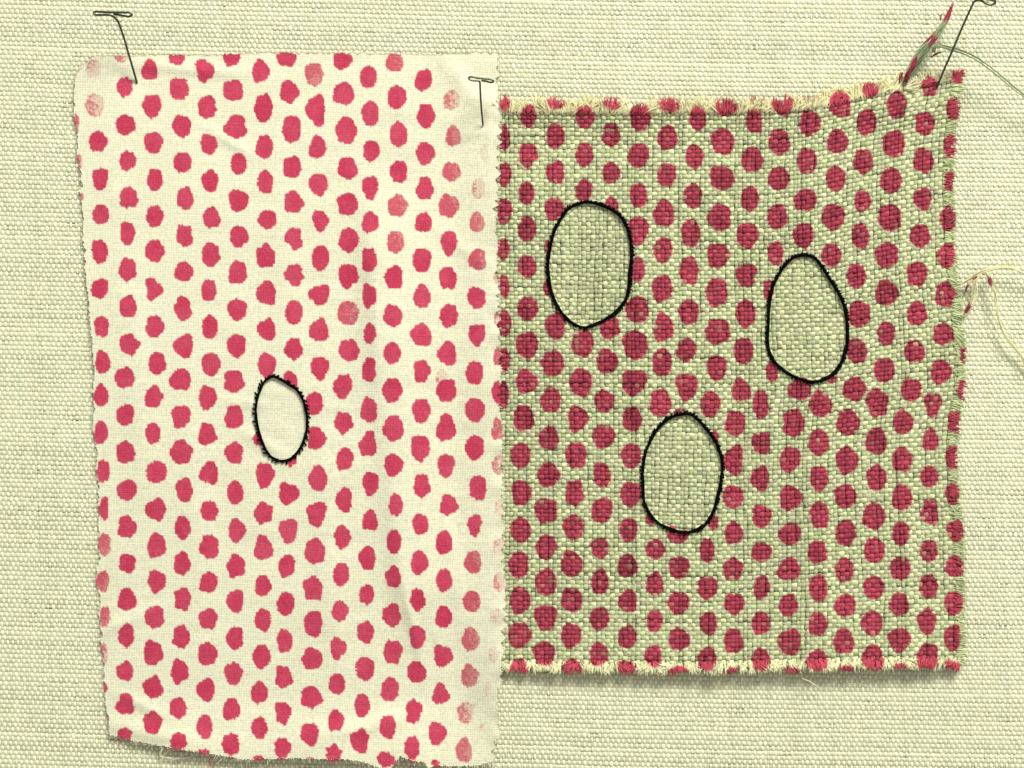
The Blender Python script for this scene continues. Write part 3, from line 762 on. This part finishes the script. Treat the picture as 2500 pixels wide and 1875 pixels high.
strands('loose_thread', [(2408, 663, 32), (2415, 682, 30), (2424, 702, 28), (2431, 721, 26), (2434, 755, 24), (2442, 789, 24), (2457, 822, 24), (2477, 848, 22), (2494, 870, 18), (2504, 890, 12), (2520, 930, 5)],
        10, [6, 9, 7, 6, 7, 8, 7, 7, 8, 8], 1.35, CREAM * np.array([.98, 1, .95]), [(.075, .155)], 99, linen, 'cream loose thread hanging beside the right edge', n=46, jitter=1.5)
strands('loose_thread', [(2394, 667, 30), (2382, 677, 26), (2370, 687, 22), (2362, 697, 18), (2356, 712, 14)], 7, [4, 6, 7, 7, 4], 1.2, CREAM, [(.15, .40), (.68, 1.1)], 100, linen, n=20)
strands('loose_thread', [(2388, 672, 28), (2380, 690, 24), (2380, 710, 20), (2375, 730, 18), (2367, 746, 16), (2358, 762, 12), (2354, 776, 8)], 12, [6, 10, 13, 10, 9, 7, 2], 1.25, CREAM, [(.62, .86)], 101, linen,
        'short cream thread with a crimson tip', n=26, jitter=1.5)
strands('loose_thread', [(1958, 1656, 30), (1978, 1664, 28), (1998, 1678, 22), (2014, 1696, 14)], 2, [1, 2, 2, 1], .7, CREAM * 1.1, [], 102, linen, n=16)

# ------------------------------------------------------------------ white cotton swatch
cotton = empty('cotton_swatch', 'white cotton swatch with pinked edges, rose stamped dots and one small stitched oval', 'fabric swatch')
def poly(txt): return np.array([float(q) for q in txt.split()]).reshape(-1, 2)
left_e = poly('''235 135 215 144 195 170 184 193 181 227 181 283 190 326 188 368 196 411 201 453 195 470 204 527 202 583 208 612 208 654 212 697
217 731 218 767 224 824 227 867 232 912 227 954 231 997 227 1019 229 1053 238 1099 235 1138 241 1186 241 1237 244 1280 241 1337 246 1365 238 1382
235 1419 246 1462 241 1498 249 1541 246 1564 252 1603 255 1660 258 1722 266 1753 265 1779 269 1796''')
bot_e = poly('''269 1796 292 1797 320 1807 354 1813 411 1824 453 1831 538 1844 595 1854 642 1853 710 1851 781 1853 837 1853 880 1858 922 1873 940 1880 956 1874
965 1858 979 1847 992 1851 1007 1858 1036 1861 1046 1876 1062 1868 1107 1870 1149 1870 1180 1866 1206 1858''')
right_e = poly('''1206 1858 1206 1824 1217 1787 1217 1745 1214 1702 1223 1666 1226 1617 1231 1547 1234 1490 1234 1419 1228 1365 1228 1280 1228 1195 1226 1110
1228 1053 1223 1011 1217 982 1223 912 1220 838 1217 782 1217 725 1214 668 1214 612 1211 555 1211 512 1214 484 1216 439 1217 368 1223 297 1217 255
1214 198 1217 147 1218 130''')
top_e = poly('1218 130 1180 128 1050 133 980 131 900 130 770 129 640 129 530 134 400 134 300 136 235 135')
def pink(e, amp, period, ph):
    seg = np.linalg.norm(np.diff(e, axis=0), axis=1); s = np.concatenate([[0], np.cumsum(seg)])
    u = np.linspace(0, s[-1], int(s[-1] / 2.5))
    x = np.interp(u, s, e[:, 0]); y = np.interp(u, s, e[:, 1])
    t = np.stack([np.gradient(x), np.gradient(y)], -1); t /= np.linalg.norm(t, axis=1, keepdims=True) + 1e-9
    z = 2 * np.abs(((u / period + ph + .8 * vnoise(u, u * 0, 50, 3)) % 1) - .5) * 2 - 1
    am = amp * (1 + .9 * vnoise(u, u * 0, 33, 4))
    d = am * z * np.minimum(1, np.minimum(u, s[-1] - u) / 20) + 1.3 * vnoise(u, u * 0, 6, 9)
    return np.stack([x - t[:, 1] * d, y + t[:, 0] * d], -1)
outline = np.vstack([pink(left_e, 1.7, 24, 0), pink(bot_e, 1.2, 9, 0), pink(right_e, 5.0, 25, .2), pink(top_e, 2.2, 25, .4)])

def cot_h(x, y):
    h = 6.5 + 2.2 * vnoise(x, y, 230, 111) + 1.3 * vnoise(x, y * .8, 90, 112) + .8 * vnoise(x * .35, y, 38, 113) * sstep(300, 700, x)
    h = h + 14 * sstep(1100, 1205, x) * sstep(195, 250, y) * (1 - sstep(1650, 1830, y))
    h = h + 11 * sstep(1120, 1225, x) * sstep(1380, 1620, y) * (1 - sstep(1650, 1830, y))
    x0 = np.interp(y, [300, 480, 840, 950, 1320, 1530, 1700], [880, 905, 930, 942, 978, 1006, 1040])
    d = x - x0
    env = sstep(380, 650, y) * (1 - sstep(1420, 1640, y)) * (.75 + .25 * vnoise(y * 0, y, 160, 114))
    h = h + 20 * env * np.exp(-(np.where(d < 0, d / 42, d / 100)) ** 2)
    # small diagonal creases
    for (cx, cy, an, ln, wd, am) in ((470, 168, .08, 140, 16, 4.5), (560, 345, .55, 60, 14, 3.5), (1010, 1535, 1.35, 90, 13, 5), (300, 1520, -.35, 90, 18, 4),
                                     (360, 1790, .2, 120, 22, 6), (345, 1720, .45, 70, 14, 3.5), (610, 985, .1, 60, 15, 3.5), (640, 1080, .5, 70, 16, 3), (1120, 600, .6, 90, 18, 3),
                                     (905, 1770, -.2, 110, 20, 5), (1110, 1400, 1.4, 160, 24, 4), (800, 1400, 1.5, 240, 34, 4), (700, 700, 1.5, 260, 40, 3), (470, 1200, 1.5, 300, 44, 4),
                                     (1120, 190, .9, 90, 24, 5), (1165, 320, -.3, 60, 16, 4), (330, 900, 1.45, 320, 40, 4)):
        a, b = math.cos(an), math.sin(an)
        p = (x - cx) * a + (y - cy) * b; q_ = -(x - cx) * b + (y - cy) * a
        h = h + am * np.exp(-(p / ln) ** 2 - (q_ / wd) ** 2)
    h = h + (16 + 7 * vnoise(x, y * 0, 90, 115)) * sstep(1690, 1870, y) * sstep(230, 420, x)
    h = h + 1.5 * sstep(300, 200, x - .03 * (y - 200)) * vnoise(x * 0, y, 110, 116)
    h = h - 3 * np.exp(-(((x - 332) / 50) ** 2 + ((y - 195) / 40) ** 2)) - 3 * np.exp(-(((x - 1178) / 40) ** 2 + ((y - 300) / 40) ** 2))
    h = h + 4.5 * sstep(1180, 1228, x) * sstep(230, 300, y) * (.6 + vnoise(x * 0, y, 34, 117))
    return np.maximum(h, 3.2)
RED_W = np.array([.565, .050, .112])
COT = np.array([.83, .815, .645])
def cot_color(x, y, printed=True, seed=120):
    r = np.random.default_rng(seed)
    base = COT[None] * (1 + .012 * vnoise(x, y, 120, 121)[:, None] * np.array([1, 1, 2.2])) * (1 + .012 * r.normal(0, 1, (len(x), 1)))
    if printed:
        m = sample(cov_w, x, y)[:, None]; k = sample(ink_w, x, y)[:, None]
        red = RED_W[None] * np.where(k > 1, 1, k)
        # thin ink lets the cotton through, pooled ink is deeper
        thin = np.clip(.5 - (k - .95) * 2.4, 0, 1) * .22
        red = RED_W[None] * (1 - thin) + np.array([.78, .20, .30])[None] * thin
        red = red * (1 + .10 * r.normal(0, 1, (len(x), 1)))
        base = base * (1 - m) + red * m
    return np.clip(base, .01, .93)

def sheet(name, x0, x1, y0, y1, step, keep, hfun, parent, printed, seed, thick=2.4):
    xs = np.arange(x0, x1, step); ys = np.arange(y0, y1, step)
    gx, gy = np.meshgrid(xs, ys, indexing='ij')
    nx, ny = gx.shape
    cxm, cym = gx[:-1, :-1] + step / 2, gy[:-1, :-1] + step / 2
    k = keep(cxm.ravel(), cym.ravel()).reshape(nx - 1, ny - 1)
    gxf, gyf = gx.ravel(), gy.ravel()
    hh = hfun(gxf, gyf)
    verts = W(gxf, gyf, hh)
    ids = np.arange(nx * ny).reshape(nx, ny)
    i, j = np.nonzero(k)
    q = np.stack([ids[i, j], ids[i, j + 1], ids[i + 1, j + 1], ids[i + 1, j]], -1)
    # cut edge: a rim as deep as the cloth is thick
    pad = np.pad(k, 1)
    rim = []
    for di, dj, a, b in ((-1, 0, (0, 0), (0, 1)), (1, 0, (1, 1), (1, 0)), (0, -1, (1, 0), (0, 0)), (0, 1, (0, 1), (1, 1))):
        e = k & ~pad[1 + di:1 + di + nx - 1, 1 + dj:1 + dj + ny - 1]
        ei, ej = np.nonzero(e)
        rim.append(np.stack([ids[ei + a[0], ej + a[1]], ids[ei + b[0], ej + b[1]]], -1))
    rim = np.concatenate(rim)
    low = W(gxf, gyf, hh - thick)
    used = np.unique(rim); remap = np.full(nx * ny, -1); remap[used] = np.arange(len(used)) + nx * ny
    q2 = np.stack([rim[:, 0], rim[:, 1], remap[rim[:, 1]], remap[rim[:, 0]]], -1)
    colr = cot_color(gxf, gyf, printed, seed)
    V = np.vstack([verts, low[used]]); C = np.vstack([colr, colr[used]]); Q = np.vstack([q, q2])
    u = np.unique(Q); rm = np.full(len(V), -1); rm[u] = np.arange(len(u))
    return mesh_obj(name, V[u], rm[Q], M_COTTON, parent, C[u])

hole4 = offset_poly(OV4, -.5)
sheet('printed_cloth', 168, 1248, 118, 1892, 2.5, lambda x, y: inside(x, y, outline) & ~inside(x, y, hole4), cot_h, cotton, True, 122)
big4 = offset_poly(OV4, 7)
o4 = sheet('oval_patch', 600, 770, 900, 1145, 2.5, lambda x, y: inside(x, y, big4),
           lambda x, y: cot_h(x, y) - 3.6 + 1.2 * np.exp(-(((x - 688) / 45) ** 2 + ((y - 1025) / 80) ** 2)) - 1.2 * vnoise(x, y, 40, 130), cotton, False, 123)
o4['label'] = 'plain white oval let into the dotted cotton'
stitching('stitching', OV4, lambda x, y: cot_h(x, y) + .8, o4, 3.3, 8.5, 11.0)

# frayed threads of the cotton's bottom edge
b = Buf(); r = np.random.default_rng(140)
seg = np.linalg.norm(np.diff(bot_e, axis=0), axis=1); sl = np.concatenate([[0], np.cumsum(seg)])
def cfib(pts, rad, c):
    p = catmull(pts, 10)
    v, q = tube_geo(W(p[:, 0], p[:, 1], p[:, 2]), rad * S * np.linspace(1.1, .7, 10), 4)
    b.add(v, q, c)
for k in range(520):
    u = r.uniform(0, sl[-1]); x = np.interp(u, sl, bot_e[:, 0]); y = np.interp(u, sl, bot_e[:, 1]) - 3
    dense = 1.9 if x > 1085 else 1.0
    l = abs(r.normal(0, 6.5)) * dense + 3; a = math.pi / 2 + r.normal(0, .45) + (.25 if x < 700 else -.1)
    h0 = float(cot_h(np.array([x]), np.array([y]))[0]) - .5
    xe, ye = x + l * math.cos(a), y + l * math.sin(a)
    m = float(sample(cov_w, np.array([x]), np.array([y - 2]))[0])
    cc = COT * r.uniform(.88, 1.02) * (1 - m) + np.array([.75, .12, .2]) * m
    cfib([(x, y - 4, h0), ((x + xe) / 2 + r.normal(0, 1.5), (y + ye) / 2, h0 - r.uniform(-2, 4)), (xe, ye, max(3, h0 - r.uniform(0, 9)))], .75, cc)
Z = lambda *p: [(260 + a / 6.144, 1770 + c / 6.144, h) for a, c, h in p]
for pts, cc in ((Z((870, 300, 16), (840, 340, 15), (800, 420, 12), (810, 490, 9), (900, 475, 8), (1000, 500, 8), (1100, 485, 9), (1200, 430, 12), (1260, 370, 15)), COT),
                (Z((860, 330, 15), (815, 420, 11), (830, 480, 9), (920, 490, 8), (1010, 520, 8), (1110, 500, 9), (1290, 480, 10), (1330, 400, 14)), COT * .97),
                (Z((495, 235, 14), (455, 270, 12), (420, 300, 8)), COT), (Z((685, 270, 15), (650, 310, 12), (610, 340, 8)), COT),
                (Z((970, 365, 15), (910, 410, 12), (865, 455, 8)), COT), (Z((1240, 370, 15), (1200, 410, 13), (1160, 450, 9)), COT),
                (Z((1700, 450, 16), (1660, 490, 13), (1620, 530, 9)), COT), (Z((1770, 470, 16), (1710, 530, 13), (1640, 590, 9)), COT),
                (Z((1600, 430, 16), (1580, 455, 14), (1560, 480, 10)), COT),
                (Z((2030, 520, 16), (2022, 570, 12), (2028, 630, 8)), COT), (Z((2130, 530, 16), (2105, 590, 12), (2100, 640, 8)), COT),
                (Z((225, 225, 13), (205, 265, 11), (180, 310, 8)), np.array([.62, .08, .13])),
                (Z((1560, 490, 14), (1540, 560, 12), (1560, 620, 10), (1580, 680, 9)), np.array([.6, .05, .1])),
                (Z((1600, 500, 14), (1615, 580, 12), (1600, 640, 10), (1575, 690, 9)), np.array([.6, .05, .1]))):
    cfib(pts, 1.15, cc)
o = b.build('frayed_edge', M_FRAY, cotton); o['kind'] = 'stuff'; o['label'] = 'loose white threads along the torn bottom edge'
# fuzz on the pinked edges
b = Buf()
for e in (left_e, right_e, top_e):
    pk = pink(e, 2.0, 27, 0)
    for k in range(len(pk) // 2):
        i = r.integers(2, len(pk) - 2); x, y = pk[i]; t = pk[i + 1] - pk[i - 1]; t = t / (np.linalg.norm(t) + 1e-9)
        nn = np.array([t[1], -t[0]]);
        if inside(np.array([x + nn[0] * 8]), np.array([y + nn[1] * 8]), outline)[0]: nn = -nn
        l = abs(r.normal(0, 3.4)) + 1.5
        h0 = float(cot_h(np.array([x]), np.array([y]))[0]) - .8
        m = float(sample(cov_w, np.array([x]), np.array([y]))[0])
        cc = COT * r.uniform(.88, 1.02) * (1 - m) + np.array([.72, .1, .18]) * m
        e1 = np.array([x, y]) + nn * l + t * r.normal(0, 2)
        cfib([(x - nn[0] * 4, y - nn[1] * 4, h0), (x, y, h0 + .4), (e1[0], e1[1], h0 - 1)], .6, cc)
o = b.build('edge_fuzz', M_FRAY, cotton); o['kind'] = 'stuff'

# ------------------------------------------------------------------ T-pins, each one bent wire
def t_pin(label, head, shaft, rad, depths):
    t = empty('t_pin', label, 'pin', 'steel T-pins holding the swatches')
    hp = catmull(head, 10 * len(head)); sp = catmull(shaft, 10 * len(shaft))
    sp[0] = hp[-1]
    d = np.concatenate([[0], np.cumsum(np.linalg.norm(np.diff(sp[:, :2], axis=0), axis=1))]); d /= d[-1]
    sp[:, 2] = hp[-1, 2] + (depths - hp[-1, 2]) * d
    v, q = tube_geo(W(hp[:, 0], hp[:, 1], hp[:, 2]), rad * S, 10); mesh_obj('head', v, q, M_STEEL, t)
    v, q = tube_geo(W(sp[:, 0], sp[:, 1], sp[:, 2]), rad * S, 10); mesh_obj('shaft', v, q, M_STEEL, t)
    return t
def zp(txt, ox, oy, sc, hs):
    v = np.array([float(q) for q in txt.split()]).reshape(-1, 2) / sc
    return [(ox + a, oy + b_, h) for (a, b_), h in zip(v, np.interp(np.linspace(0, 1, len(v)), np.linspace(0, 1, len(hs)), hs))]
Zp = 14.747
t_pin('bent wire T-pin slanting through the top left corner of the white cotton',
      zp('850 360 1120 405 1330 445 1440 438 1505 375 1430 312 1250 305 800 300 450 286 230 274 132 318 220 390 420 388 620 388 740 402', 220, 10, Zp, [96, 100, 104, 104, 102]),
      zp('740 402 860 474 960 570 1030 690 1120 930 1200 1160 1330 1600', 220, 10, Zp, [102, 96, 90, 82])
      + zp('1107 460 1145 590 1172 685 1180 715', 0, 0, K, [68, 30, 10, -20])[0:], 2.7, 5)
t_pin('small upright wire T-pin through the right edge of the white cotton',
      zp('530 248 700 272 850 312 935 298 945 248 850 205 600 178 350 150 150 112 72 148 105 212 250 248 390 255 450 268', 1140, 180, Zp, [92, 96, 98, 98, 96]),
      zp('450 268 468 330 475 500 490 800 520 1250 555 1640', 1140, 180, Zp, [96, 92, 84, 68, 44, 22]) + [(1179, 306, 4)], 2.35, 20)
t_pin('long dark wire T-pin leaning through the frayed top corner of the green linen',
      zp('1760 20 1740 5 1500 -60 1200 -130 1000 -180 960 -150 1000 -110 1300 -40 1700 -5 1770 40 1700 75 1620 50 1540 5 1500 -2', 2150, 0, 6.32, [150, 160, 165, 160, 155]),
      zp('1500 -2 1440 30 1400 110 1300 330 1200 560 1090 820 960 1120 870 1345', 2150, 0, 6.32, [155, 150, 140, 110, 80, 40, 16]) , 2.75, 20)
